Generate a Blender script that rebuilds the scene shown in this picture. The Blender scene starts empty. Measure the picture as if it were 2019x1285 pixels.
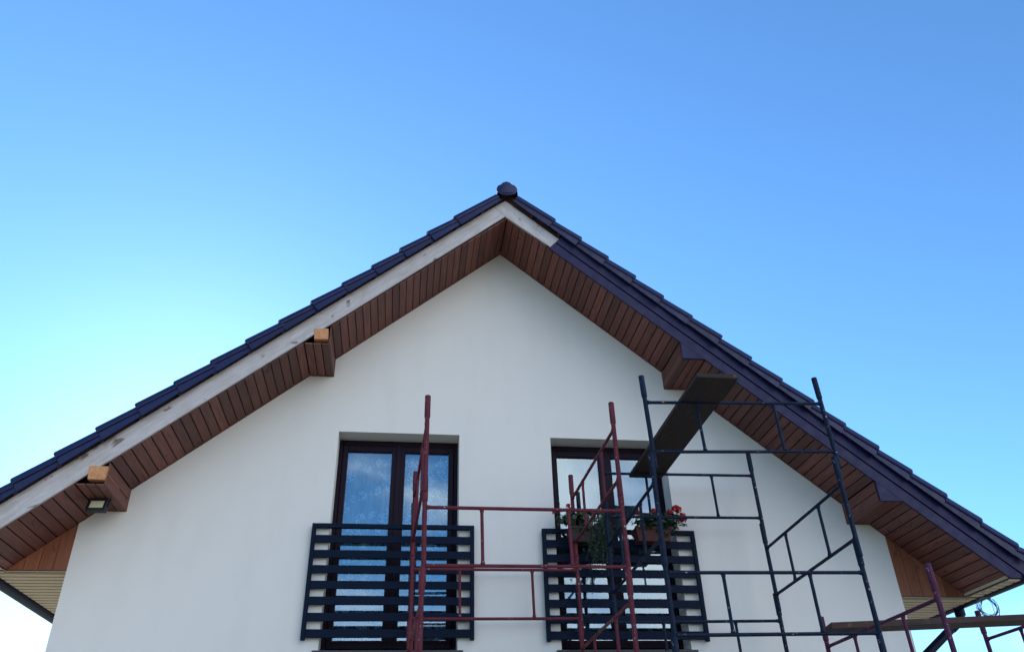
import bpy, bmesh, math, random
from mathutils import Vector, Matrix, noise
random.seed(7)
R = math.radians
SC = bpy.context.scene
COL = SC.collection

# ------------------------------------------------------------------ camera, sky, sun, exposure
GZ = 7.90                       # height of the gable apex (soffit line) above the ground
cam_d = bpy.data.cameras.new('camera'); cam = bpy.data.objects.new('camera', cam_d); COL.objects.link(cam)
p, yw, rl = 0.5618, -0.1430, -0.0302
cp, sp, cy, sy, cr, sr = math.cos(p), math.sin(p), math.cos(yw), math.sin(yw), math.cos(rl), math.sin(rl)
fwd = Vector((-sy * cp, cy * cp, sp)); rt = Vector((cy, sy, 0)); up = rt.cross(fwd)
r2 = cr * rt + sr * up; u2 = -sr * rt + cr * up
M = Matrix((r2, u2, -fwd)).transposed().to_4x4()
M.translation = Vector((-1.007, -7.8285, -6.0042 + GZ))
cam.matrix_world = M
cam_d.sensor_fit = 'HORIZONTAL'; cam_d.sensor_width = 36; cam_d.lens = 36 * 1596.15 / 2019
cam_d.clip_start = 0.05; cam_d.clip_end = 5000
SC.camera = cam

SUN_EL, SUN_AZ = 21.0, 15.0     # azimuth: degrees left of straight ahead (+Y), so the sun is behind the house on the left
W = bpy.data.worlds.new('World'); SC.world = W; W.use_nodes = True
nt = W.node_tree; N = nt.nodes; LK = nt.links
for n in list(N): N.remove(n)
wo = N.new('ShaderNodeOutputWorld'); bg = N.new('ShaderNodeBackground')
sky = N.new('ShaderNodeTexSky'); sky.sky_type = 'NISHITA'; sky.sun_disc = False
sky.sun_elevation = R(SUN_EL); sky.sun_rotation = R(-SUN_AZ); sky.altitude = 100
sky.air_density = 1.0; sky.dust_density = 0.16; sky.ozone_density = 2.2
bg.inputs['Strength'].default_value = 0.10
tc = N.new('ShaderNodeTexCoord'); sep = N.new('ShaderNodeSeparateXYZ'); LK.new(tc.outputs['Generated'], sep.inputs[0])
def wmath(op, a, b=None, c=None):
    n = N.new('ShaderNodeMath'); n.operation = op
    for i, v in enumerate((a, b, c)):
        if v is None: continue
        if isinstance(v, (int, float)): n.inputs[i].default_value = v
        else: LK.new(v, n.inputs[i])
    return n.outputs[0]
def wrange(v, a, b, c=0., d=1.):
    n = N.new('ShaderNodeMapRange'); n.interpolation_type = 'SMOOTHSTEP'
    LK.new(v, n.inputs[0])
    for i, q in enumerate((a, b, c, d)): n.inputs[1 + i].default_value = q
    return n.outputs[0]
# fair-weather clouds standing in the half of the sky behind the photographer, and a low bank on the right horizon
ns = N.new('ShaderNodeTexNoise'); ns.inputs['Scale'].default_value = 5.0; ns.inputs['Detail'].default_value = 4; ns.inputs['Roughness'].default_value = .5
mp = N.new('ShaderNodeMapping'); mp.inputs['Scale'].default_value = (1, 1, 2.2); mp.inputs['Location'].default_value = (.3, .1, .35)
LK.new(tc.outputs['Generated'], mp.inputs[0]); LK.new(mp.outputs[0], ns.inputs['Vector'])
az = wmath('DIVIDE', sep.outputs['X'], wmath('MAXIMUM', wmath('MULTIPLY', sep.outputs['Y'], -1.0), .05))
back = wrange(sep.outputs['Y'], -.15, -.5)
bank = wrange(az, .06, .22)
low = wrange(sep.outputs['Z'], .24, .12)
cov = wmath('MULTIPLY', back, wmath('ADD', wmath('MULTIPLY', bank, .30), wmath('MULTIPLY', low, .12)))
front = wmath('MULTIPLY', wrange(sep.outputs['Y'], .2, .5), wmath('MULTIPLY', wrange(sep.outputs['Z'], .20, .10), wrange(sep.outputs['X'], .45, .62)))
wisp = wmath('MULTIPLY', wmath('MULTIPLY', wrange(sep.outputs['Z'], .325, .355), wrange(sep.outputs['Z'], .40, .372)), wrange(az, .06, .02))
cov = wmath('ADD', cov, wmath('MULTIPLY', wisp, .06))
cov = wmath('ADD', cov, wmath('MULTIPLY', front, .2))
cl = wmath('MULTIPLY', wrange(wmath('ADD', ns.outputs['Fac'], cov), .50, .88), wmath('MAXIMUM', back, front))
tint = N.new('ShaderNodeMix'); tint.data_type = 'RGBA'; tint.blend_type = 'MULTIPLY'; tint.inputs[0].default_value = 1
LK.new(sky.outputs[0], tint.inputs[6]); tint.inputs[7].default_value = (.615, .965, 1.25, 1)   # a deep, clear blue
mix = N.new('ShaderNodeMix'); mix.data_type = 'RGBA'
LK.new(cl, mix.inputs[0]); LK.new(tint.outputs[2], mix.inputs[6]); mix.inputs[7].default_value = (10.5, 10.9, 11.6, 1)
LK.new(mix.outputs[2], bg.inputs[0]); LK.new(bg.outputs[0], wo.inputs[0])

sd = bpy.data.lights.new('sun', 'SUN'); sd.energy = 4.0; sd.angle = R(.53); sd.color = (1, .93, .84)
sun = bpy.data.objects.new('sun', sd); COL.objects.link(sun)
ce, se = math.cos(R(SUN_EL)), math.sin(R(SUN_EL))
sdir = Vector((-ce * math.sin(R(SUN_AZ)), ce * math.cos(R(SUN_AZ)), se))
sun.rotation_euler = sdir.to_track_quat('Z', 'Y').to_euler(); sun.location = (-20, 20, 25)

vs = SC.view_settings; vs.view_transform = 'Standard'; vs.look = 'None'; vs.exposure = 1.3; vs.gamma = 1; vs.use_curve_mapping = False

# ------------------------------------------------------------------ materials
class Mat:
    """A small wrapper that wires one procedural Principled material."""
    def __init__(s, name, col, rough=.6, metal=0., spec=.5):
        s.m = bpy.data.materials.new(name); s.m.use_nodes = True
        s.t = s.m.node_tree; s.b = s.t.nodes['Principled BSDF']
        s.b.inputs['Roughness'].default_value = rough; s.b.inputs['Metallic'].default_value = metal
        s.b.inputs['Specular IOR Level'].default_value = spec
        s.b.inputs['Base Color'].default_value = (*col, 1); s.col = None; s.c0 = col
        s.tc = s.n('TexCoord'); s.rot = 0
        s.h = None
    def n(s, k): return s.t.nodes.new('ShaderNode' + k)
    def l(s, a, b): s.t.links.new(a, b)
    def noise(s, scale, detail=4, rough=.55, stretch=(1, 1, 1), dist=0):
        mp = s.n('Mapping'); mp.inputs['Scale'].default_value = stretch
        if s.rot:
            m0 = s.n('Mapping'); m0.inputs['Rotation'].default_value = (0, s.rot, 0); s.l(s.tc.outputs['Object'], m0.inputs[0]); s.l(m0.outputs[0], mp.inputs[0])
        else: s.l(s.tc.outputs['Object'], mp.inputs[0])
        q = s.n('TexNoise'); q.inputs['Scale'].default_value = scale; q.inputs['Detail'].default_value = detail
        q.inputs['Roughness'].default_value = rough; q.inputs['Distortion'].default_value = dist
        s.l(mp.outputs[0], q.inputs['Vector']); return q.outputs['Fac']
    def island(s):
        g = s.n('NewGeometry'); return g.outputs['Random Per Island']
    def rng(s, v, a, b, c=0., d=1.):
        q = s.n('MapRange'); s.l(v, q.inputs[0])
        for i, k in enumerate((a, b, c, d)): q.inputs[1 + i].default_value = k
        return q.outputs[0]
    def mix(s, fac, col):
        q = s.n('Mix'); q.data_type = 'RGBA'; s.l(fac, q.inputs[0])
        if s.col is None: q.inputs[6].default_value = (*s.c0, 1)
        else: s.l(s.col, q.inputs[6])
        q.inputs[7].default_value = (*col, 1); s.col = q.outputs[2]; s.l(s.col, s.b.inputs['Base Color']); return s
    def val(s, v, lo, hi):
        """multiply the brightness by lo..hi as v runs 0..1"""
        f = s.rng(v, 0, 1, lo, hi); q = s.n('VectorMath'); q.operation = 'SCALE'
        if s.col is None: q.inputs[0].default_value = s.c0
        else: s.l(s.col, q.inputs[0])
        s.l(f, q.inputs['Scale']); s.col = q.outputs[0]; s.l(s.col, s.b.inputs['Base Color']); return s
    def bump(s, v, strength, dist=.01):
        q = s.n('Bump'); q.inputs['Strength'].default_value = strength; q.inputs['Distance'].default_value = dist
        s.l(v, q.inputs['Height'])
        if s.h is not None: s.l(s.h, q.inputs['Normal'])
        s.h = q.outputs[0]; s.l(s.h, s.b.inputs['Normal']); return s
    def rough(s, v, lo, hi): s.l(s.rng(v, .3, .7, lo, hi), s.b.inputs['Roughness']); return s

def plaster():
    a = Mat('plaster', (.63, .61, .58), .9, 0, .2)
    a.val(a.noise(.55, 5, .6, (1, 1, .6)), .93, 1.05)
    a.mix(a.rng(a.noise(2.2, 6, .6, (1.6, 1, .35)), .50, .74, 0, .17), (.47, .45, .415))
    a.mix(a.rng(a.noise(26, 3), .62, .75, 0, .10), (.50, .48, .445))
    a.bump(a.noise(330, 2), .35, .004); a.bump(a.noise(5, 3), .12, .02); return a.m
def stained_wood(name, col, dark, axis):
    a = Mat(name, col, .55, 0, .35)
    st = {'y': (28, 1.2, 28), 'z': (30, 30, 1.3)}[axis]
    a.val(a.island(), .62, 1.38)
    a.mix(a.rng(a.noise(1.6, 6, .62, st, 1.2), .40, .72, 0, .75), dark)
    kn = a.noise(7, 3, .5, {'y': (1.6, .8, 1.6), 'z': (1.6, 1.6, .8)}[axis], 1.5)
    a.mix(a.rng(kn, .64, .74, 0, .8), tuple(x * .45 for x in dark))
    a.bump(a.noise(2, 4, .6, st), .25, .004); return a.m
def weathered(sign):
    a = Mat('weathered_wood', (.49, .46, .465), .85, 0, .2); a.rot = sign * math.atan(.8514)
    a.mix(a.rng(a.noise(1.2, 7, .62, (2.2, 30, 30), 1.6), .36, .64, 0, .8), (.33, .30, .295))
    a.mix(a.rng(a.noise(3.2, 4, .6, (1, 1, 1.3), .8), .48, .70, 0, .6), (.34, .295, .26))
    a.mix(a.rng(a.noise(6.5, 2, .5, (.8, 1, 1.4), .6), .64, .70, 0, .85), (.13, .10, .085))
    a.mix(a.rng(a.noise(9, 4, .6), .60, .76, 0, .3), (.62, .60, .59))
    a.bump(a.noise(2, 4, .6, (3, 40, 40)), .4, .004); return a.m
def raw_wood():
    a = Mat('raw_pine', (.52, .255, .12), .75, 0, .25)
    a.mix(a.rng(a.noise(22, 4, .6, (1, 1, 1), 2.5), .42, .62, 0, .8), (.36, .15, .06))
    a.mix(a.rng(a.noise(30, 3, .6, (.3, 1, 2)), .66, .74, 0, .6), (.20, .09, .04))
    a.bump(a.noise(60, 3), .2, .003); return a.m
def tile_mat():
    a = Mat('roof_tile', (.0048, .0080, .050), .40, 0, .3)
    a.val(a.island(), .8, 1.25)
    a.mix(a.rng(a.noise(9, 5, .6), .52, .8, 0, .35), (.013, .016, .058))
    a.rough(a.noise(14, 4), .34, .55)
    a.bump(a.noise(120, 2), .06, .003); return a.m
def cladding_mat():
    a = Mat('purple_cladding', (.0120, .0112, .048), .5, 0, .22)
    a.mix(a.rng(a.noise(3, 5, .6, (1, 3, 3)), .45, .8, 0, .4), (.020, .017, .062))
    a.rough(a.noise(11, 4), .45, .65); a.bump(a.noise(40, 2), .05, .003); return a.m
def paint(name, col, rust, chip=.712, rough=.45):
    a = Mat(name, col, rough, 0, .1)
    a.val(a.noise(6, 4, .6), .65, 1.35)
    a.mix(a.rng(a.noise(13, 5, .65), .56, .72, 0, .7), rust)
    a.mix(a.rng(a.noise(34, 3, .6, (1, 1, 1), .7), chip - .03, chip, 0, .9), (.42, .38, .37))
    a.rough(a.noise(18, 4), .35, .7); a.bump(a.noise(90, 3), .25, .002); return a.m
def plain(name, col, rough=.5, spec=.4, var=.2, sc=8, metal=0):
    a = Mat(name, col, rough, metal, spec); a.val(a.noise(sc, 4), 1 - var, 1 + var); a.bump(a.noise(sc * 9, 2), .06, .002); return a.m
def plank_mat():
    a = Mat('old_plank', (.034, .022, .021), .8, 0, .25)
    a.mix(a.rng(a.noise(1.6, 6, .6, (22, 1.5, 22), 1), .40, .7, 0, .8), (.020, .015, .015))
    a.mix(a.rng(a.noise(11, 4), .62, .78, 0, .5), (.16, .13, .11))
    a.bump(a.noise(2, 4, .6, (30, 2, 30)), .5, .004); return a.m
def plank_mat_x():
    a = Mat('brown_plank', (.062, .036, .030), .8, 0, .25)
    a.mix(a.rng(a.noise(1.6, 6, .6, (1.5, 22, 22), 1), .40, .7, 0, .8), (.030, .020, .020))
    a.mix(a.rng(a.noise(11, 4), .62, .78, 0, .5), (.20, .15, .11))
    a.bump(a.noise(2, 4, .6, (2, 30, 30)), .5, .004); return a.m
def glass_mat():
    m = bpy.data.materials.new('pane_glass'); m.use_nodes = True; t = m.node_tree
    for n in list(t.nodes): t.nodes.remove(n)
    o = t.nodes.new('ShaderNodeOutputMaterial'); mx = t.nodes.new('ShaderNodeMixShader')
    tr = t.nodes.new('ShaderNodeBsdfTransparent'); tr.inputs[0].default_value = (.62, .84, 1, 1)
    gl = t.nodes.new('ShaderNodeBsdfGlossy'); gl.inputs['Roughness'].default_value = .004; gl.inputs['Color'].default_value = (.76, .93, 1, 1)
    lw = t.nodes.new('ShaderNodeFresnel'); lw.inputs['IOR'].default_value = 1.75
    ml = t.nodes.new('ShaderNodeMath'); ml.operation = 'MULTIPLY'; ml.inputs[1].default_value = 3.0; ml.use_clamp = True
    tcx = t.nodes.new('ShaderNodeTexCoord'); nz = t.nodes.new('ShaderNodeTexNoise'); nz.inputs['Scale'].default_value = 2.2; nz.inputs['Detail'].default_value = 1
    bp = t.nodes.new('ShaderNodeBump'); bp.inputs['Strength'].default_value = .04; bp.inputs['Distance'].default_value = .02
    t.links.new(tcx.outputs['Object'], nz.inputs['Vector']); t.links.new(nz.outputs['Fac'], bp.inputs['Height']); t.links.new(bp.outputs[0], gl.inputs['Normal'])
    t.links.new(lw.outputs[0], ml.inputs[0]); t.links.new(ml.outputs[0], mx.inputs[0])
    t.links.new(tr.outputs[0], mx.inputs[1]); t.links.new(gl.outputs[0], mx.inputs[2]); t.links.new(mx.outputs[0], o.inputs[0])
    return m
def lace_mat(pattern):
    m = bpy.data.materials.new('lace'); m.use_nodes = True; t = m.node_tree; b = t.nodes['Principled BSDF']
    b.inputs['Base Color'].default_value = (.82, .84, .86, 1); b.inputs['Roughness'].default_value = .9
    o = t.nodes['Material Output']; tc_ = t.nodes.new('ShaderNodeTexCoord')
    mp_ = t.nodes.new('ShaderNodeMapping'); mp_.inputs['Scale'].default_value = (1, .0, 1); t.links.new(tc_.outputs['Object'], mp_.inputs[0])
    def nz(sc, d, dist=0):
        q = t.nodes.new('ShaderNodeTexNoise'); q.inputs['Scale'].default_value = sc; q.inputs['Detail'].default_value = d; q.inputs['Distortion'].default_value = dist
        t.links.new(mp_.outputs[0], q.inputs['Vector']); return q.outputs['Fac']
    def rg(v, a, b_, c=0, d=1):
        q = t.nodes.new('ShaderNodeMapRange'); t.links.new(v, q.inputs[0])
        for i, k in enumerate((a, b_, c, d)): q.inputs[1 + i].default_value = k
        return q.outputs[0]
    def mt(op, a, b_):
        q = t.nodes.new('ShaderNodeMath'); q.operation = op; t.links.new(a, q.inputs[0])
        if isinstance(b_, float): q.inputs[1].default_value = b_
        else: t.links.new(b_, q.inputs[1])
        q.use_clamp = True; return q.outputs[0]
    vo = t.nodes.new('ShaderNodeTexVoronoi'); vo.inputs['Scale'].default_value = 8.5; t.links.new(mp_.outputs[0], vo.inputs['Vector'])
    motif = rg(vo.outputs['Distance'], .56, .42); fl = rg(nz(26, 3, 1.2), .47, .53)
    sp_ = t.nodes.new('ShaderNodeSeparateXYZ'); t.links.new(tc_.outputs['Object'], sp_.inputs[0])
    fold = rg(sp_.outputs['Y'], -.030, .030)                     # gathered folds read denser
    alpha = mt('ADD', mt('ADD', mt('MULTIPLY', fold, .34), mt('MULTIPLY', mt('MULTIPLY', motif, fl), .95 if pattern else 0.)), .22 if pattern else .14)
    lp = t.nodes.new('ShaderNodeBsdfTransparent'); mx = t.nodes.new('ShaderNodeMixShader')
    tl = t.nodes.new('ShaderNodeBsdfTranslucent'); tl.inputs[0].default_value = (.8, .82, .85, 1)
    m2 = t.nodes.new('ShaderNodeMixShader'); m2.inputs[0].default_value = .3
    t.links.new(b.outputs[0], m2.inputs[1]); t.links.new(tl.outputs[0], m2.inputs[2])
    t.links.new(alpha, mx.inputs[0]); t.links.new(lp.outputs[0], mx.inputs[1]); t.links.new(m2.outputs[0], mx.inputs[2])
    t.links.new(mx.outputs[0], o.inputs[0]); return m
def leaf_mat(name, c1, c2):
    a = Mat(name, c1, .5, 0, .4); a.mix(a.island(), c2); a.val(a.island(), .6, 1.4)
    return a.m
def ground_mat():
    a = Mat('ground', (.26, .24, .16), .95, 0, .1)
    a.mix(a.rng(a.noise(.25, 6, .6), .42, .62), (.42, .38, .31))
    a.val(a.noise(9, 5), .6, 1.4); a.bump(a.noise(30, 4), .6, .03); return a.m

MT = dict(
    plaster=plaster(), soffit=stained_wood('stained_board', (.158, .056, .042), (.050, .018, .016), 'y'),
    gable=stained_wood('red_board', (.20, .068, .032), (.10, .030, .016), 'z'), weathered_l=weathered(1), weathered_r=weathered(-1), raw=raw_wood(), tile=tile_mat(),
    clad=cladding_mat(), black=plain('groove_black', (.012, .009, .011), .9, .1), batten=plain('brown_batten', (.085, .048, .040), .8, .2, .4, 14),
    cream=plain('cream_vinyl', (.48, .39, .27), .5, .3, .08, 5), gutter=plain('navy_gutter', (.004, .007, .024), .45, .12, .2, 6),
    frame=plain('dark_brown_frame', (.0120, .0066, .0135), .5, .08, .2, 10), rail=plain('anthracite_paint', (.0038, .0090, .023), .55, .06, .25, 9),
    sill=plain('dark_sill', (.03, .03, .034), .5, .4), glass=glass_mat(), lace=lace_mat(True), net=lace_mat(False), room=plain('room_paint', (.38, .36, .33), .9, .1, .1, 3),
    ground=ground_mat(), red=paint('maroon_paint', (.104, .021, .031), (.060, .015, .024)), blue=paint('navy_paint', (.0060, .0130, .032), (.022, .012, .014)),
    plum=paint('plum_paint', (.072, .019, .045), (.030, .017, .055)), plank=plank_mat(), plank_x=plank_mat_x(),
    lamp_body=plain('black_lamp_body', (.010, .011, .016), .45, .4), lamp_lens=plain('cream_lens', (.62, .58, .42), .35, .5, .1, 30),
    terracotta=plain('terracotta', (.055, .017, .017), .7, .2, .25, 12), brownbox=plain('brown_planter', (.018, .011, .011), .65, .3, .25, 12), soil=plain('soil', (.03, .02, .014), .95, .1, .4, 30),
    leaf=leaf_mat('geranium_leaf', (.022, .050, .020), (.012, .032, .018)), trail=leaf_mat('trailing_leaf', (.016, .040, .028), (.035, .062, .040)),
    petal=leaf_mat('red_petal', (.46, .006, .018), (.28, .004, .016)), stem=plain('stem', (.04, .07, .025), .6, .3), wire=plain('wire', (.05, .055, .06), .4, .5, .3, 20, .6),
)

# ------------------------------------------------------------------ mesh helpers
class MB:
    def __init__(s): s.v = []; s.f = []; s.smooth = False
    def add(s, vs, fs):
        o = len(s.v); s.v += [tuple(q) for q in vs]; s.f += [tuple(i + o for i in f) for f in fs]; return s
    def box(s, x0, x1, y0, y1, z0, z1):
        return s.add([(x, y, z) for z in (z0, z1) for y in (y0, y1) for x in (x0, x1)],
                     [(0, 2, 3, 1), (4, 5, 7, 6), (0, 1, 5, 4), (2, 6, 7, 3), (0, 4, 6, 2), (1, 3, 7, 5)])
    def quad(s, a, b, c, d): return s.add([a, b, c, d], [(0, 1, 2, 3)])
    def prism(s, poly, y0, y1):
        """(x,z) outline, counter-clockwise seen from -Y, between y0 (front) and y1"""
        n = len(poly)
        return s.add([(x, y0, z) for x, z in poly] + [(x, y1, z) for x, z in poly],
                     [tuple(range(n)), tuple(range(2 * n - 1, n - 1, -1))] + [(i, i + n, (i + 1) % n + n, (i + 1) % n) for i in range(n)])
    def sheet(s, poly, y): return s.add([(x, y, z) for x, z in poly], [tuple(range(len(poly)))])
    def path(s, pts, rad, n=12, caps=True):
        """tube along pts with a radius (or one per point)"""
        P = [Vector(q) for q in pts]; rad = rad if isinstance(rad, (list, tuple)) else [rad] * len(P)
        o = len(s.v); prev = None
        for i, q in enumerate(P):
            a = P[max(i - 1, 0)]; b = P[min(i + 1, len(P) - 1)]; t = (b - a).normalized()
            if prev is None:
                k = Vector((0, 0, 1)) if abs(t.z) < .9 else Vector((0, 1, 0)); u = t.cross(k).normalized()
            else: u = (prev - t * prev.dot(t)).normalized()
            prev = u; w = t.cross(u)
            for j in range(n):
                th = 2 * math.pi * j / n; s.v.append(tuple(q + (u * math.cos(th) + w * math.sin(th)) * rad[i]))
        for i in range(len(P) - 1):
            for j in range(n):
                k = (j + 1) % n; s.f.append((o + i * n + j, o + i * n + k, o + (i + 1) * n + k, o + (i + 1) * n + j))
        if caps:
            s.f.append(tuple(o + j for j in range(n - 1, -1, -1))); e = o + (len(P) - 1) * n; s.f.append(tuple(e + j for j in range(n)))
        return s
    def build(s, name, mat, parent=None, bevel=0., smooth=None, seg=1):
        me = bpy.data.meshes.new(name); me.from_pydata(s.v, [], s.f); me.update()
        if bevel:
            bm = bmesh.new(); bm.from_mesh(me)
            bmesh.ops.bevel(bm, geom=[e for e in bm.edges if len(e.link_faces) == 2 and e.calc_face_angle(0) > .5], offset=bevel, segments=seg, profile=.5, affect='EDGES', clamp_overlap=True)
            bm.to_mesh(me); bm.free()
        me.materials.append(MT[mat] if isinstance(mat, str) else mat)
        if smooth:
            me.polygons.foreach_set('use_smooth', [True] * len(me.polygons)); me.set_sharp_from_angle(angle=R(smooth))
        o = bpy.data.objects.new(name, me); COL.objects.link(o)
        if parent: o.parent = parent
        return o
def empty(name, loc=(0, 0, 0)):
    o = bpy.data.objects.new(name, None); o.location = loc; o.empty_display_size = .1; COL.objects.link(o); return o
def tag(o, label=None, cat=None, group=None, kind=None):
    for k, v in (('label', label), ('category', cat), ('group', group), ('kind', kind)):
        if v: o[k] = v
    return o

# ------------------------------------------------------------------ measured house
m = 0.8514; L = math.hypot(1, m)            # roof slope
a = 4.0228; DEP = 9.5                       # half width of the gable wall, depth of the house
YF = -0.70                                  # face of the barge boards
XU, XL, VU = 1.8333, 3.629, .2149           # boxed purlins
ZEL, ZER = GZ - 3.8812, GZ - 4.0652         # eaves soffit heights
XEL, XER = 4.66, 4.845                      # outer edge of the eaves soffits
WT = [(-1.7226, -.4741), (.496, 1.7445)]; WZ0, WZ1 = GZ - 4.555, GZ - 2.4145; REC = .2136
zs = lambda x: GZ - m * abs(x)
def sp2(side, s, perp): # slope coordinate along the roof, height across it -> (x,z)
    return (side * (s / L + perp * m / L), GZ - s * m / L + perp / L)

MB().add([(-400, -400, 0), (400, -400, 0), (400, 400, 0), (-400, 400, 0)], [(0, 1, 2, 3)]).build('ground', 'ground')['kind'] = 'structure'

house = empty('house', (0, 0, 0))
tag(house, 'white plastered gabled house with dark tiled roof and brown boarded eaves', 'house')

# outer walls with the two balcony door openings
w = MB(); xs = [-a, WT[0][0], WT[0][1], 0, WT[1][0], WT[1][1], a]
for x0, x1 in zip(xs, xs[1:]):
    xm = (x0 + x1) / 2
    op = any(c < xm < d for c, d in WT)
    if op:
        w.add([(x0, 0, 0), (x1, 0, 0), (x1, 0, WZ0), (x0, 0, WZ0)], [(0, 1, 2, 3)])
        w.add([(x0, 0, WZ1), (x1, 0, WZ1), (x1, 0, zs(x1) + .05), (x0, 0, zs(x0) + .05)], [(0, 1, 2, 3)])
        y1 = REC + .09
        w.quad((x0, 0, WZ1), (x0, y1, WZ1), (x1, y1, WZ1), (x1, 0, WZ1)); w.quad((x0, 0, WZ0), (x1, 0, WZ0), (x1, y1, WZ0), (x0, y1, WZ0))
        w.quad((x0, 0, WZ0), (x0, y1, WZ0), (x0, y1, WZ1), (x0, 0, WZ1)); w.quad((x1, 0, WZ0), (x1, 0, WZ1), (x1, y1, WZ1), (x1, y1, WZ0))
    else:
        w.add([(x0, 0, 0), (x1, 0, 0), (x1, 0, zs(x1) + .05), (x0, 0, zs(x0) + .05)], [(0, 1, 2, 3)])
w.quad((-a, 0, 0), (-a, 0, zs(a) + .05), (-a, DEP, zs(a) + .05), (-a, DEP, 0)); w.quad((a, 0, 0), (a, DEP, 0), (a, DEP, zs(a) + .05), (a, 0, zs(a) + .05))
w.add([(-a, DEP, 0), (-a, DEP, zs(a) + .05), (0, DEP, GZ + .05), (a, DEP, zs(a) + .05), (a, DEP, 0)], [(0, 1, 2, 3, 4)])
w.build('wall', 'plaster', house)
# the rooms behind the glass
yb = REC + .092
rm = MB(); ry, rx, rz0, rz1 = 4.2, 3.2, WZ0 - .03, WZ1 + .25
rm.quad((-rx, yb, rz0), (rx, yb, rz0), (rx, ry, rz0), (-rx, ry, rz0)); rm.quad((-rx, yb, rz1), (-rx, ry, rz1), (rx, ry, rz1), (rx, yb, rz1))
rm.quad((-rx, ry, rz0), (rx, ry, rz0), (rx, ry, rz1), (-rx, ry, rz1)); rm.quad((-rx, yb, rz0), (-rx, ry, rz0), (-rx, ry, rz1), (-rx, yb, rz1)); rm.quad((rx, yb, rz0), (rx, yb, rz1), (rx, ry, rz1), (rx, ry, rz0))
rm.box(-.05, .05, yb, ry, rz0, rz1)
rm.build('interior', 'room', house)

# ---- roof: courses of interlocking tiles, each course one step lower
roof = empty('roof'); roof.parent = house
PIT = .3802
def tile_profile(ny):
    """cross-section of a course along Y: verge flap, rounded shoulder, then shallow waves: list of (y, perp)"""
    P = [(-.770, .190), (-.777, .194), (-.778, .250), (-.790, .258), (-.795, .272), (-.788, .300), (-.769, .322), (-.744, .333), (-.71, .336)]
    y = -.70
    while y < DEP + .6:
        ph = (y + .70) / .30 % 1; P.append((y, .318 + .020 * math.cos(2 * math.pi * ph) ** 2 * (1 if ph < .25 or ph > .75 else .2))); y += .05
    return P
for side in (-1, 1):
    tb = MB(); s0 = .540 if side < 0 else .455; send = 6.0 if side < 0 else 6.26
    prof = tile_profile(0)
    lo = -.05; hi = s0; k = 0
    while lo < send - .05:
        hi = min(hi, send); dz = random.uniform(-.005, .005); jy = random.uniform(-.008, .008)
        A = []; B = []; Cc = []
        for i, (y, q) in enumerate(prof):
            fl = 1 if i < 9 else 0
            yh = y + (.014 * fl) + jy * fl; yt = y - (.006 * fl) + jy * fl
            qt = q + .004 + dz if i > 1 else q - .012; qh = q - .018 + dz if i > 1 else q + .004
            xh, zh = sp2(side, max(lo - .03, -qh * m + .004), qh); A.append((xh, yh, zh))
            xr, zr = sp2(side, hi - .014, qt); B.append((xr, yt, zr))
            qr = qt - (.010 if i > 2 else 0); xe, ze_ = sp2(side, hi, qr); Cc.append((xe, yt + .003 * fl, ze_))
        Dn = []
        for i, (y, q) in enumerate(prof):   # back of the tail lip
            fl = 1 if i < 9 else 0; x_, z_ = sp2(side, hi - .004, (q - .045) if i > 1 else q - .012); Dn.append((x_, y + .022 * fl, z_))
        n = len(prof); o = A + B + Cc + Dn; fs = []
        for r_ in range(3):
            for i in range(n - 1):
                f = (r_ * n + i, r_ * n + i + 1, (r_ + 1) * n + i + 1, (r_ + 1) * n + i); fs.append(f if side < 0 else f[::-1])
        tb.add(o, fs)
        lo = hi; k += 1; hi = s0 + PIT * k
    # under-tile deck closing the roof from below and the far verge
    tb.build('tiles', 'tile', roof, smooth=32)
    dk = MB(); x0, z0 = sp2(side, 0.0, .21); x1, z1 = sp2(side, send - .1, .21); x2, z2 = sp2(side, send - .1, .06); x3, z3 = sp2(side, 0.0, .06)
    poly = [(0, GZ + .21 * L), (x1, z1), (x2, z2), (0, GZ + .06 * L)]
    if side > 0: poly = poly[::-1]
    dk.prism(poly, -.62, DEP + .6); dk.build('roof_deck', 'black', roof)
    bt = MB()
    poly = [(0, GZ + .245 * L), sp2(side, send - .12, .245), sp2(side, send - .12, .10), (0, GZ + .10 * L)]
    if side > 0: poly = poly[::-1]
    bt.prism(poly, -.672, -.64)
    poly = [(0, GZ + .285 * L), sp2(side, .30, .285), sp2(side, .36, .24), (0, GZ + .24 * L)]
    bt.prism(poly if side < 0 else poly[::-1], -.700, -.673)
    # little batten ends showing between board and tiles
    sb = .18
    while sb < send - .2:
        poly = [sp2(side, sb, .262), sp2(side, sb + .035, .262), sp2(side, sb + .035, .205), sp2(side, sb, .205)]
        bt.prism(poly if side < 0 else poly[::-1], -.715 - random.uniform(0, .02), -.675); sb += PIT / 1.0 + random.uniform(-.02, .02)
    bt.build('verge_batten', 'batten', roof)
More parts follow.
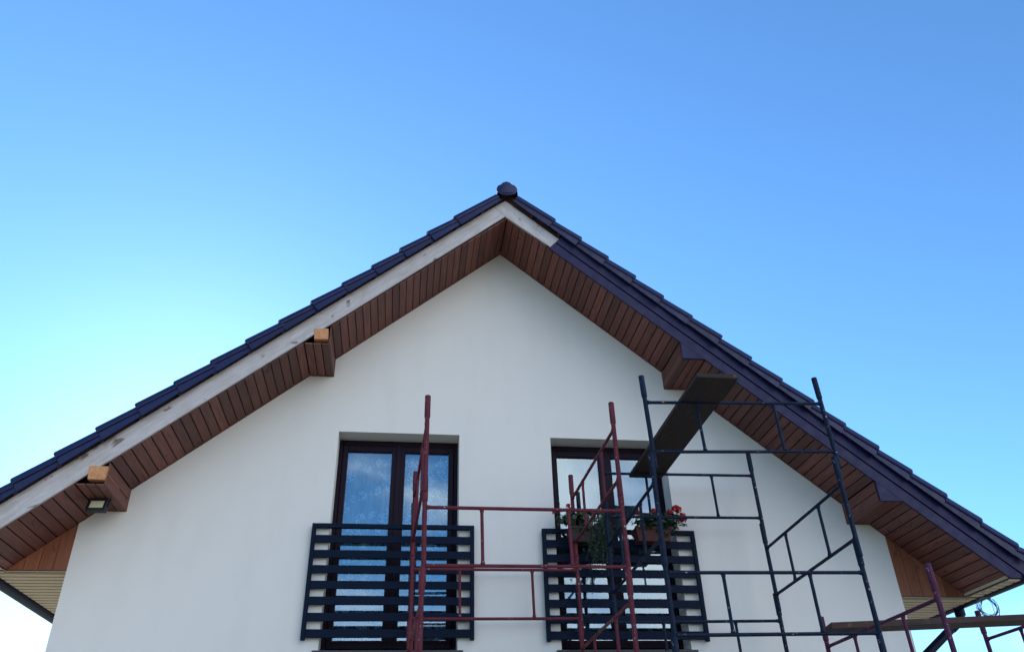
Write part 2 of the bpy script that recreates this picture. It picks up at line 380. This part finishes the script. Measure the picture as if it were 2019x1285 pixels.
# ridge: end tile with its lobed plate, then half-round caps along the ridge
RO = [(-.170, .306), (-.166, .345), (-.150, .378), (-.116, .399), (-.091, .432), (-.046, .454), (-.002, .441), (.020, .412), (.058, .395), (.080, .365), (.092, .329), (.080, .299), (.053, .254), (-.016, .236), (-.116, .240), (-.152, .269)]
cx_ = -.039
pl = [((x - cx_) * .93 - .006, GZ + .325 + (z - .325) * .93) for x, z in RO][::-1]
rc = MB(); rc.prism(pl, -.815, -.785)
inner = [((x) * .80 - .001, GZ + .335 + (z - GZ - .335) * .80) for x, z in pl]; rc.prism(inner, -.824, -.814)
rc.build('ridge_end_tile', 'tile', roof, bevel=.008, smooth=40, seg=2)
ro = MB(); y = -.79
while y < DEP + .6:
    y1 = min(y + .36, DEP + .62)
    ring = [(.118, .250), (.116, .315), (.098, .352), (.072, .375), (.05, .40), (.03, .425), (0, .437), (-.03, .425), (-.05, .40), (-.072, .375), (-.098, .352), (-.116, .315), (-.118, .250)]
    fr = [(x * 1.02, y, GZ + z) for x, z in ring]; bk = [(x * .93, y1 + .03, GZ + .25 + (z - .25) * .93) for x, z in ring]; n = len(ring)
    ro.add(fr + bk, [(i, i + 1, n + i + 1, n + i) for i in range(n - 1)]); y = y1
ro.build('ridge_caps', 'tile', roof, smooth=50)

# ---- boarded soffit under the gable overhang, following the boxed purlins
def soffit(side, xend):
    pts = [(0, GZ), (XU, zs(XU)), (XU, zs(XU) - VU), (XU + VU / m, zs(XU) - VU), (XL, zs(XL)), (XL, zs(XL) - VU), (XL + VU / m, zs(XL) - VU), (xend, zs(xend))]
    sb = MB(); bk = MB(); yb0, yb1 = -.672, .004
    for (xa, za), (xb, zb) in zip(pts, pts[1:]):
        d = Vector((xb - xa, zb - za)); ln = d.length; d.normalize(); nrm = Vector((d.y, -d.x)) # points down/outwards
        if nrm.y > 0 or (abs(nrm.y) < 1e-6 and nrm.x > 0): nrm = -nrm
        nb = max(1, round(ln / .0965)); wd = ln / nb
        if ln > 1 and pts[0] == (xa, za): off = 0
        for i in range(nb):
            g = .0042; s_a, s_b = i * wd + g, (i + 1) * wd - g; t = random.uniform(0, .0015)
            q = [Vector((xa, za)) + d * s_ for s_ in (s_a, s_b)]; cc = .004
            prof_ = [q[0] - nrm * .012, q[0] - nrm * (cc + t), q[0] + d * cc - nrm * t, q[1] - d * cc - nrm * t, q[1] - nrm * (cc + t), q[1] - nrm * .012]
            vv = [(side * u.x, y, u.y) for y in (yb0, yb1) for u in prof_]
            ff = [(j, j + 1, 7 + j, 6 + j) for j in range(5)] + [(0, 5, 4, 3, 2, 1)]
            sb.add(vv, ff if side < 0 else [f[::-1] for f in ff])
        q0 = Vector((xa, za)) - nrm * .0115; q1 = Vector((xb, zb)) - nrm * .0115
        bk.quad((side * q0.x, yb0 + .002, q0.y), (side * q1.x, yb0 + .002, q1.y), (side * q1.x, yb1, q1.y), (side * q0.x, yb1, q0.y))
    so = sb.build('soffit', 'soffit', house)
    bk.build('soffit_backing', 'black', so)
    # beads along the wall
    tr = MB()
    for (xa, za), (xb, zb) in zip(pts, pts[1:]):
        if xa > a: continue
        tr.path([(side * xa, -.004, za - .002), (side * min(xb, a), -.004, zb - .002 if xb <= a else zs(a) - .002)], .0045, 6)
    tr.build('wall_bead', 'soffit', so)
soffit(-1, 4.56); soffit(1, 4.745)
# triangular boarded ends between wall corner and eaves
for side, ze, xe in ((-1, ZEL, 4.555), (1, ZER, 4.772)):
    g = MB(); x = a
    wd = .125
    while x < xe - .01:
        x1 = min(x + wd, xe)
        za, zb = zs(x + .002) , zs(x1 - .002)
        poly = [(side * (x + .002), ze), (side * (x1 - .002), ze), (side * (x1 - .002), max(zb, ze + .001)), (side * (x + .002), za)]
        g.prism(poly if side > 0 else poly[::-1], .006, .024); x = x1
    g.prism(([(side * a, ze), (side * xe, ze), (side * a, zs(a))])[::side], .026, .03)
    g.build('eaves_end_board', 'gable', house)
# ribbed vinyl eaves soffits
for side, ze, xe, xin in ((-1, ZEL, XEL, 4.535), (1, ZER, XER, 4.72)):
    c = MB(); y = -.69
    while y < DEP + .5:
        y1 = y + .110; x0 = a if y > .02 else xin
        if y < .02 < y1: x0 = a
        A_, B_ = sorted((side * x0, side * xe))
        c.box(A_, B_, max(y, -.69) if y < 0 and x0 == xin else max(y, .004), y1 - .030, ze, ze + .010); y = y1
    es = c.build('eaves_soffit', 'cream', house, bevel=.003)
    k_ = MB(); k_.box(*sorted((side * (a + .002), side * (xe - .002))), .004, DEP + .5, ze + .0085, ze + .02); k_.box(*sorted((side * xin, side * (xe - .002))), -.688, .004, ze + .0085, ze + .02)
    k_.build('soffit_backing', 'batten', es)
    # fascia that closes the roof edge behind the gutter
    xq = xin + .004; poly = [(side * xq, ze + .021), (side * (xe + .01), ze + .021), (side * (xe + .01), zs(xe + .01) + .10), (side * xq, zs(xq) + .10)]
    MB().prism(poly if side > 0 else poly[::-1], -.670, DEP + .55).build('eaves_fascia', 'batten', house)
    MB().quad(*[(side * xin, y_, z_) for y_, z_ in ((-.688, ze + .002), (.003, ze + .002), (.003, zs(xin) + .03), (-.688, zs(xin) + .03))]).build('soffit_end_trim', 'cream', es)
# gutters
def gutter(side, x, z):
    g = MB(); r = .062; n = 12; ys = (-.735, DEP + .5)
    out = [(x + side * r * -math.cos(math.pi * i / n), z - r * math.sin(math.pi * i / n)) for i in range(n + 1)]
    inn = [(x + side * (r - .006) * -math.cos(math.pi * i / n), z - (r - .006) * math.sin(math.pi * i / n)) for i in range(n, -1, -1)]
    ring = out + inn
    k = len(ring); g.add([(q[0], y_, q[1]) for y_ in ys for q in ring], [(i, (i + 1) % k, k + (i + 1) % k, k + i) for i in range(k)] + [tuple(range(k))])
    g.add([(q[0], ys[0] + .004, q[1]) for q in out], [tuple(range(n + 1))])
    g.path([(x + side * r, ys[0], z + .004), (x + side * r, ys[1], z + .004)], .009, 8)
    return g.build('gutter', 'gutter', house, smooth=40)
gutter(-1, -4.735, ZEL + .015)
gutter(1, 4.918, ZER + .045)
dp = MB()
X0 = 4.93; z0 = ZER - .02
pts = [(X0, .45, z0 + .03), (X0, .45, z0 - .03)]
for i in range(7):
    th = R(i / 6 * 58); pts.append((X0 - .09 * (1 - math.cos(th)), .45, z0 - .03 - .09 * math.sin(th)))
e = Vector(pts[-1]); d_ = Vector((-.80, 0, -.56)).normalized()
ln = (e.x - 4.16) / -d_.x; e2 = e + d_ * ln; pts.append(tuple(e2))
pts += [(4.12, .45, e2.z - .05), (4.105, .45, e2.z - .12), (4.105, .45, .05)]
dp.path(pts, .044, 16)
dp.path([tuple(e + d_ * .05), tuple(e + d_ * .13)], .050, 16); dp.path([(X0, .45, z0 + .02), (X0, .45, z0 - .05)], .054, 16)
dp.build('downpipe', 'gutter', house, smooth=40)

# ---- barge boards
def grey_board(poly, mat): MB().prism(poly, YF, YF + .026).build('barge_board', mat, house, bevel=.002)
z_ = lambda q: (q[0], q[1] + GZ)
jt, jb = (-.146, .1447), (-.0215, .0125)
b0, b1 = sp2(-1, 6.05, .008), sp2(-1, 6.05, .200)
grey_board([b0, (jb[0] - .003, GZ + jb[1] - .001), (jt[0] - .003, GZ + jt[1] - .001), b1], 'weathered_l')
grey_board([z_(jb), z_((.487, -.392)), z_((.596, -.279)), z_((-.012, .246)), z_(jt)], 'weathered_r')
def clipz(poly, zmin):
    out = []
    for i in range(len(poly)):
        A_, B_ = poly[i], poly[(i + 1) % len(poly)]
        if A_[1] >= zmin: out.append(A_)
        if (A_[1] >= zmin) != (B_[1] >= zmin):
            t = (zmin - A_[1]) / (B_[1] - A_[1]); out.append((A_[0] + (B_[0] - A_[0]) * t, zmin))
    return out
def strip(name, s0, s1, p0, p1, y0, y1, dark='clad'):
    poly = [sp2(1, s0, p0), sp2(1, s1, p0), sp2(1, s1, p1), sp2(1, s0, p1)]
    return MB().prism(clipz(poly, ZER + .015), y0, y1).build(name, dark, house, bevel=.003, seg=2)
strip('barge_cladding', .634, 6.55, .096, .252, -.728, -.702)
strip('barge_cladding', .628, 6.55, -.018, .091, -.716, -.694)
strip('seam_shadow', .65, 6.4, .05, .15, -.701, -.690, 'black')  # black strip behind the seam, standing in for the shadow in the gap
for x in (XU, XL):
    MB().prism([(x - .004, zs(x) + .04), (x - .004, zs(x) - VU - .006), (x + VU / m + .006, zs(x) - VU - .006), (x + VU / m + .03, zs(x + VU / m) + .0), (x + .1, zs(x) + .03)], -.7135, -.69).build('purlin_cover', 'clad', house, bevel=.002)
# raw purlin ends and black sheets added as the shade inside the open boxes on the left
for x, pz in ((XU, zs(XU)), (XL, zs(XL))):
    MB().prism([(-x - VU / m + .01, pz - VU + .006), (-x - .006, pz - VU + .006), (-x - .006, pz + .02), (-x - .1, pz + .02)], -.60, -.59).build('box_shade', 'black', house)
for c in ([(-1.990, -1.735), (-1.854, -1.732), (-1.861, -1.606), (-2.003, -1.612)], [(-3.781, -3.263), (-3.637, -3.264), (-3.633, -3.140), (-3.793, -3.139)]):
    MB().prism([z_(q) for q in c], -.704, -.30).build('purlin_end', 'raw', house, bevel=.003)

# ---- balcony doors
def window(x0, x1):
    t = empty('balcony_door', ((x0 + x1) / 2, REC, WZ0)); t.parent = house; w_ = (x1 - x0) / 2; H = WZ1 - WZ0
    f = MB(); e_ = .042; f.box(-w_, -w_ + e_, 0, .07, 0, H); f.box(w_ - e_, w_, 0, .07, 0, H); f.box(-w_ + e_, w_ - e_, .0, .07, H - .055, H); f.box(-w_ + e_, w_ - e_, 0, .07, 0, .045)
    f.build('frame', 'frame', t, bevel=.004)
    zb, zt = .05, H - .060; sw = .054
    for s in (-1, 1):
        xa, xb = (-w_ + e_ + .003, -.004) if s < 0 else (.004, w_ - e_ - .003)
        sh = MB(); yy = (-.010, .060)
        sh.box(xa, xa + sw + (.014 if s > 0 else 0), *yy, zb, zt); sh.box(xb - sw - (.014 if s < 0 else 0), xb, *yy, zb, zt)
        ga, gb = xa + sw + (.014 if s > 0 else 0), xb - sw - (.014 if s < 0 else 0)
        sh.box(ga, gb, *yy, zt - .070, zt); sh.box(ga, gb, *yy, zb, zb + .075)
        so = sh.build('sash', 'frame', t, bevel=.006, seg=2)
        MB().quad((ga - .006, .016, zb + .07), (gb + .006, .016, zb + .07), (gb + .006, .016, zt - .065), (ga - .006, .016, zt - .065)).build('pane', 'glass', t)
    MB().box(-.024, .024, -.026, -.011, zb, zt).build('meeting_strip', 'frame', t, bevel=.005, seg=2)
    sl = MB(); sl.box(-w_ - .05, w_ + .05, -REC - .045, -REC - .002, -.022, -.006); sl.box(-w_ + .002, w_ - .002, -REC - .002, -.002, -.004, .004); sl.box(-w_ - .05, w_ + .05, -REC - .045, -REC - .040, -.045, -.022)
    sl.build('sill', 'sill', t, bevel=.002)
    return t
for x0, x1 in WT: window(x0, x1)
def curtain(x0, x1, label, amp, n, mat):
    c = MB(); nx, z0_, z1_ = 120, WZ0 + .04, WZ1 + .12; vs = []; ph = random.random() * 6
    for i in range(nx + 1):
        u = i / nx; x = x0 + (x1 - x0) * u
        for zz in (z0_, (z0_ + z1_) / 2, z1_):
            k = .75 + .25 * (z1_ - zz) / (z1_ - z0_)
            vs.append((x - (x0 + x1) / 2, amp * k * (math.sin(u * n * 6.283 + ph) + .45 * math.sin(u * n * 2.7 * 6.283 + 1 + zz * .6)), zz - z0_))
    c.add(vs, [(i * 3 + j, i * 3 + 3 + j, i * 3 + 4 + j, i * 3 + 1 + j) for i in range(nx) for j in range(2)])
    o = c.build('curtain', mat, None, smooth=80); o.location = ((x0 + x1) / 2, REC + .125, z0_); tag(o, label, 'curtain')
curtain(-1.80, -.40, 'white floral lace curtain hanging behind the left balcony door', .020, 9, 'lace')
curtain(.42, 1.83, 'pale net curtain hanging behind the right balcony door', .020, 8, 'net')

# ---- slatted balcony railings
def railing(x0, x1, z0, z1):
    t = empty('balcony_railing', ((x0 + x1) / 2, -.06, z0)); t.parent = house; w_ = (x1 - x0) / 2; H = z1 - z0
    f = MB(); b_ = .040
    f.box(-w_, -w_ + b_, 0, .038, 0, H); f.box(w_ - b_, w_, 0, .038, 0, H); f.box(-w_ + b_, w_ - b_, .0, .038, H - .044, H)
    f.build('frame', 'rail', t, bevel=.003)
    s = MB(); pit = .1438
    for k in range(7):
        zt = H - .1125 - k * pit; s.box(-w_ + b_, w_ - b_, .006, .026, zt - .0735, zt)
    s.build('slats', 'rail', t, bevel=.002)
    for x in (-w_ + .02, w_ - .02):
        for zz in (.12, H - .12): MB().box(x - .012, x + .012, .0385, .061, zz - .02, zz + .02).build('bracket', 'rail', t)
    return t
railing(-1.8835, -.3233, GZ - 4.4755, GZ - 3.4069)
railing(.3510, 1.9188, GZ - 4.4895, GZ - 3.4236)

# ------------------------------------------------------------------ floodlight under the lower left purlin box
fl = empty('floodlight', (-3.775, -.30, GZ - 3.304)); fl.rotation_euler = (R(-16), 0, R(-4))
tag(fl, 'small black floodlight with a cream lens under the lower left purlin box', 'floodlight')
b_ = MB(); b_.box(-.088, .088, -.028, .022, -.135, -.012); b_.build('housing', 'lamp_body', fl, bevel=.008, seg=2)
b_ = MB(); b_.box(-.086, .086, -.040, -.0285, -.133, -.112); b_.box(-.086, .086, -.040, -.0285, -.036, -.014); b_.box(-.086, -.062, -.040, -.0285, -.112, -.036); b_.box(.062, .086, -.040, -.0285, -.112, -.036)
b_.build('bezel', 'lamp_body', fl, bevel=.003)
MB().box(-.060, .060, -.034, -.029, -.111, -.037).build('lens', 'lamp_lens', fl)
b_ = MB(); b_.box(-.098, -.090, -.012, .012, -.08, .004); b_.box(.090, .098, -.012, .012, -.08, .004); b_.box(-.098, .098, -.012, .012, .0045, .010); b_.build('bracket', 'lamp_body', fl, bevel=.002)

# ------------------------------------------------------------------ scaffold towers
S = 1.575; HT = .7067; B1, B2 = .2501, .6955
def frame_proto(mat):
    t = empty('scaffold_section'); h = S / 2
    pr, sr_, br_ = .0190, .0242, .0138
    for s in (-1, 1):
        po = MB().path([(s * h, 0, -.16), (s * h, 0, -HT - .13)], pr, 16).build('post', mat, t, smooth=40)
        sl = MB(); n = 16
        ri, ro_ = .0200, sr_
        rings = [(ri, -.15), (ri, -.003), (ri + .001, 0), (ro_ - .001, 0), (ro_, -.003), (ro_, -.195), (pr + .002, -.203)]
        vs_ = [(s * h + r_ * math.cos(2 * math.pi * j / n), r_ * math.sin(2 * math.pi * j / n), zz) for r_, zz in rings for j in range(n)]
        fs_ = [(i * n + j, (i + 1) * n + j, (i + 1) * n + (j + 1) % n, i * n + (j + 1) % n) for i in range(len(rings) - 1) for j in range(n)]
        sl.add(vs_, fs_).build('sleeve', mat, po, smooth=40)
    def bar(p0, p1, r, name):
        p0, p1 = Vector(p0), Vector(p1); d = (p1 - p0).normalized(); ln = (p1 - p0).length
        ks = [(0, r * 1.55), (.008, r * 1.35), (.028, r * 1.02), (.06, r), (ln - .06, r), (ln - .028, r * 1.02), (ln - .008, r * 1.35), (ln, r * 1.55)]
        MB().path([p0 + d * k for k, _ in ks], [q for _, q in ks], 12).build(name, mat, t, smooth=50)
    for zz in (-B1, -B2): bar((-h + pr * .8, 0, zz), (h - pr * .8, 0, zz), br_, 'rail')
    for x in (-.345, .345): bar((x, 0, -B1 - br_ * .7), (x, 0, -B2 + br_ * .7), br_ * .95, 'strut')
    return t
def copy_tree(o, parent=None):
    c = o.copy(); COL.objects.link(c)
    if parent: c.parent = parent
    for ch in list(o.children): copy_tree(ch, c)
    return c
ORD = ['top', 'second', 'third', 'fourth', 'fifth', 'sixth', 'lowest']
TOW = [ # name, colour, material, centre, angle, top, lean along u and v, tiers, first orientation
    ('red', 'maroon', 'red', (-.1033, -.9747), .0368, GZ - 2.8992, .0130, -.0220, 7, 'v', 'tower between the doors'),
    ('blue', 'dark blue', 'blue', (1.7276, -1.150), .0030, GZ - 2.7068, .0104, -.0092, 7, 'u', 'tower under the right rake'),
    ('plum', 'plum', 'plum', (3.5063, -1.5628), .0486, GZ - 4.3863, .0472, -.0139, 5, 'v', 'tower by the corner')]
ADJ = {('blue', 0, -1): (.018, .022), ('blue', 1, 1): (-.014, -.018), ('blue', 0, 1): (.018, 0), ('red', 0, 1): (.006, 0)}
for nm, colr, mat, (tx, ty), th, tz, ku, kv, nt_, ori, where in TOW:
    proto = frame_proto(mat); first = True
    for k in range(nt_):
        along_u = (ori == 'u') == (k % 2 == 0)
        for side in (-1, 1):
            o = proto if first else copy_tree(proto); first = False
            dz, dk = ADJ.get((nm, k, side), (0, 0))
            c_, s_ = math.cos(th), math.sin(th)
            if along_u:
                ox, oy = -s_ * side * S / 2, c_ * side * S / 2; z = tz - k * HT + side * S / 2 * kv + dz
                o.rotation_euler = (0, -math.atan(ku + dk), th); sd_ = 'house' if side > 0 else 'outer'
            else:
                ox, oy = c_ * side * S / 2, s_ * side * S / 2; z = tz - k * HT + side * S / 2 * ku + dz
                o.rotation_euler = (0, -math.atan(kv + dk), th + math.pi / 2); sd_ = 'right' if side > 0 else 'left'
            o.location = (tx + ox, ty + oy, z)
            tag(o, f'{colr} scaffold frame, {sd_} side of {ORD[k] if k < nt_ - 1 else "lowest"} tier, {where}', 'scaffold frame', f'frames of the {nm} scaffold tower')

# timber packing under the blue and red towers
for nm, (tx, ty), th, tz, n_ in (('red', (-.1033, -.9747), .0368, GZ - 2.8992, 7), ('blue', (1.7276, -1.150), .003, GZ - 2.7068, 7)):
    zb = tz - n_ * HT - .13 - .03
    if zb <= .01: continue
    for i, si in ((-1, 'left'), (1, 'right')):
        for j, sj in ((-1, 'outer'), (1, 'house side')):
            x = tx + (i * math.cos(th) - j * math.sin(th)) * S / 2; y = ty + (i * math.sin(th) + j * math.cos(th)) * S / 2
            o = MB().box(-.1, .1, -.1, .1, 0, zb).build('packing_block', 'plank', None, bevel=.006); o.location = (x, y, .0)
            tag(o, f'wooden packing block under the {si} {sj} foot of the {nm} scaffold tower', 'block', 'packing blocks under the scaffold towers')

# ------------------------------------------------------------------ planks
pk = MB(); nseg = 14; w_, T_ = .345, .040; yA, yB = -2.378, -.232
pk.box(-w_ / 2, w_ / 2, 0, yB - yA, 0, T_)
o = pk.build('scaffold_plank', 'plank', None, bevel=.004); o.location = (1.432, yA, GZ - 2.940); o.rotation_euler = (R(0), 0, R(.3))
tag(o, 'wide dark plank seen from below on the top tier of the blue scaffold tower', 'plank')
pk = MB(); pk.box(0, 2.35, 0, .20, 0, .052)
o = pk.build('scaffold_plank', 'plank_x', None, bevel=.004); o.location = (2.49, -1.322, GZ - 4.642); o.rotation_euler = (0, R(-.2), R(-10.6))
tag(o, 'narrow brown plank lying across the plum scaffold tower by the right corner', 'plank')

# ------------------------------------------------------------------ coil of wire on the back post of the plum tower
cw = MB(); P = []; T0 = 9; tot = 26 * T0
for i in range(tot):
    t = i / 26; r_ = .088 + .010 * math.sin(t * 2.3) + .006 * math.sin(i * .7); th_ = 2 * math.pi * t
    P.append((r_ * math.cos(th_) + .012 * math.sin(t * 1.7), .018 * math.sin(t * 3.1 + 1) + .01 * math.sin(th_ * 2 + t), r_ * .92 * math.sin(th_) + .010 * math.cos(t * 2.9)))
P += [(.03, .0, .11), (-.03, .01, .15), (-.015, .0, .19)]
cw.path(P, .0022, 6)
cw.path([(-.10, .0, .02), (-.085, -.01, -.05), (-.04, .005, -.095), (.04, 0, -.10), (.10, .01, -.06), (.105, 0, .01)], .0022, 6)
o = cw.build('wire_coil', 'wire', None, smooth=60); o.location = (4.318, -.815, GZ - 4.345)
tag(o, 'loose coil of thin wire hanging on the scaffold post under the right gutter', 'wire coil')

# ------------------------------------------------------------------ flower boxes and plants on the right railing
def planter(x0, x1, y0, y1, z0, z1, mat, label):
    t = empty('flower_box', ((x0 + x1) / 2, (y0 + y1) / 2, z0)); tag(t, label, 'flower box', 'flower boxes on the right railing')
    hw, hd, H = (x1 - x0) / 2, (y1 - y0) / 2, z1 - z0; k = .86
    o = [(-hw * k, -hd * k, 0), (hw * k, -hd * k, 0), (hw * k, hd * k, 0), (-hw * k, hd * k, 0), (-hw, -hd, H), (hw, -hd, H), (hw, hd, H), (-hw, hd, H)]
    i_ = [(x * .9, y * .88, z) for x, y, z in o[4:]]; d_ = [(x * .9, y * .88, H - .03) for x, y, z in o[4:]]
    q = MB().add(o + i_ + d_, [(3, 2, 1, 0), (0, 1, 5, 4), (1, 2, 6, 5), (2, 3, 7, 6), (3, 0, 4, 7), (4, 5, 9, 8), (5, 6, 10, 9), (6, 7, 11, 10), (7, 4, 8, 11), (8, 9, 13, 12), (9, 10, 14, 13), (10, 11, 15, 14), (11, 8, 12, 15)])
    q.build('box', mat, t, bevel=.004)
    MB().quad(*[(x, y, H - .028) for x, y, z in d_]).build('soil', 'soil', t)
    r_ = MB(); e_ = .006
    r_.box(-hw - e_, hw + e_, -hd - e_, -hd, H - .022, H + .004); r_.box(-hw - e_, hw + e_, hd, hd + e_, H - .022, H + .004); r_.build('rim', mat, t, bevel=.002)
    hk = MB()
    for x in (-hw * .6, hw * .6): hk.path([(x, hd, H - .05), (x, hd + .015, H - .02), (x, hd + .02, H + .03), (x, hd + .075, H + .03), (x, hd + .085, H - .02)], .005, 6)
    hk.build('hook', 'rail', t)
    return t
def leaf(mb, c, r, nrm, n=7, lobes=True):
    """a small cupped geranium leaf: fan of faces"""
    c = Vector(c); nrm = Vector(nrm).normalized(); k = Vector((0, 0, 1)) if abs(nrm.z) < .9 else Vector((1, 0, 0)); u = nrm.cross(k).normalized(); v = nrm.cross(u)
    a0 = random.random() * 6.28; vs = [c - nrm * r * .18]
    for j in range(n * 2):
        th_ = a0 + 2 * math.pi * j / (n * 2); rr = r * (1.0 if j % 2 == 0 else .82) * random.uniform(.9, 1.08)
        vs.append(c + (u * math.cos(th_) + v * math.sin(th_)) * rr)
    mb.add(vs, [(0, 1 + j, 1 + (j + 1) % (n * 2)) for j in range(n * 2)])
def blade(mb, c, d, ln, wd):
    c = Vector(c); d = Vector(d).normalized(); k = Vector((random.uniform(-1, 1), random.uniform(-1, 1), random.uniform(-.4, 1))); u = d.cross(k).normalized()
    mb.add([c, c + d * ln * .45 + u * wd, c + d * ln, c + d * ln * .45 - u * wd], [(0, 1, 2, 3)])
def flower(center, r, parent, base):
    """geranium head: many small petals on a ball, with its stalk"""
    f = MB(); c = Vector(center)
    for i in range(46):
        d = Vector((random.gauss(0, 1), random.gauss(0, 1), random.gauss(.25, .9))).normalized(); q = c + d * r * random.uniform(.55, .95)
        leaf(f, q, r * random.uniform(.30, .42), d + Vector((random.uniform(-.4, .4),) * 3), 3)
    h = f.build('flower', 'petal', parent, smooth=60)
    h.matrix_parent_inverse = parent.matrix_world.inverted() if False else Matrix.Translation(-parent.location)
    s = MB(); b = Vector(base); mid = (b + c) / 2 + Vector((random.uniform(-.02, .02), random.uniform(-.03, 0), .03))
    s.path([b, mid, c], .0028, 6); q = s.build('stalk', 'stem', h); return h
def bush(parent, cen, rad, n, lr, mat='leaf'):
    f = MB()
    for i in range(n):
        d = Vector((random.gauss(0, 1), random.gauss(0, 1), random.gauss(0, 1))).normalized() * random.random() ** .45
        # clumped: modulate by noise so gaps remain
        c = Vector((cen[0] + d.x * rad[0], cen[1] + d.y * rad[1], cen[2] + d.z * rad[2]))
        if noise.noise(c * 14) < -.16: continue
        leaf(f, c, lr * random.uniform(.55, 1.2), d + Vector((0, -.3, .7)) + Vector([random.uniform(-.5, .5) for _ in range(3)]))
    o = f.build('foliage', mat, parent); o.matrix_parent_inverse = Matrix.Translation(-parent.location); return o
LB = planter(.585, .865, -.235, -.075, GZ - 3.605, GZ - 3.455, 'brownbox', 'dark brown flower box on the left half of the right railing')
RB = planter(1.255, 1.625, -.235, -.075, GZ - 3.590, GZ - 3.450, 'terracotta', 'terracotta flower box on the right half of the right railing')
pl_ = empty('geranium', (.66, -.15, GZ - 3.48)); tag(pl_, 'leafy geranium with two red flower heads in the dark brown flower box', 'plant', 'plants on the right railing')
bush(pl_, (.69, -.155, GZ - 3.345), (.19, .09, .105), 330, .027)
bush(pl_, (.535, -.15, GZ - 3.345), (.06, .05, .08), 60, .020); bush(pl_, (.72, -.23, GZ - 3.45), (.14, .04, .07), 70, .022)
for c, r in (((.470, -.15, GZ - 3.285), .030), ((.612, -.15, GZ - 3.222), .026)): flower(c, r, pl_, (.62, -.15, GZ - 3.44))
tp = empty('trailing_plant', (.84, -.15, GZ - 3.48)); tag(tp, 'trailing plant hanging from the dark brown flower box over the slats', 'plant', 'plants on the right railing')
f = MB(); st = MB()
for i in range(34):
    x0 = random.uniform(.80, .99); L_ = random.uniform(.28, .56); ztop = GZ - 3.27 - random.uniform(0, .10); yy = -.15 + random.uniform(-.07, .03); pts = []
    for k in range(15):
        u = k / 14; pts.append((x0 + .03 * math.sin(u * 4 + i) + (.03 * u if x0 > .9 else -.02 * u), yy - .05 * math.sin(u * 3), ztop - L_ * u))
    st.path(pts, .0018, 5)
    for k in range(46):
        q = random.choice(pts); d = Vector((random.uniform(-1, 1), random.uniform(-1, .3), random.uniform(-.8, .3)))
        blade(f, Vector(q) + Vector([random.uniform(-.012, .012) for _ in range(3)]), d, random.uniform(.016, .030), random.uniform(.004, .008))
o = f.build('foliage', 'trail', tp); o.matrix_parent_inverse = Matrix.Translation(-tp.location)
o = st.build('stems', 'stem', tp); o.matrix_parent_inverse = Matrix.Translation(-tp.location)
pr_ = empty('geranium', (1.45, -.15, GZ - 3.47)); tag(pr_, 'geranium with five red flower heads in the terracotta flower box', 'plant', 'plants on the right railing')
bush(pr_, (1.47, -.155, GZ - 3.375), (.23, .09, .085), 380, .025); bush(pr_, (1.67, -.155, GZ - 3.36), (.09, .06, .085), 110, .022); bush(pr_, (1.57, -.245, GZ - 3.47), (.12, .04, .09), 130, .020); bush(pr_, (1.33, -.245, GZ - 3.43), (.11, .035, .05), 70, .020)
f = MB()
for i in range(90):
    c = (random.uniform(1.30, 1.75), -.15 + random.uniform(-.08, .03), GZ - 3.40 + random.uniform(-.04, .08))
    blade(f, c, (random.uniform(-.8, 1), random.uniform(-1, .2), random.uniform(-.6, .8)), random.uniform(.05, .11), random.uniform(.006, .011))
o = f.build('foliage', 'leaf', pr_); o.matrix_parent_inverse = Matrix.Translation(-pr_.location)
for c, r in (((1.734, -.15, GZ - 3.232), .052), ((1.782, -.15, GZ - 3.318), .052), ((1.660, -.15, GZ - 3.275), .044), ((1.490, -.15, GZ - 3.262), .032), ((1.330, -.15, GZ - 3.280), .030)):
    flower(c, r, pr_, (1.55 if c[0] > 1.5 else 1.4, -.15, GZ - 3.45))
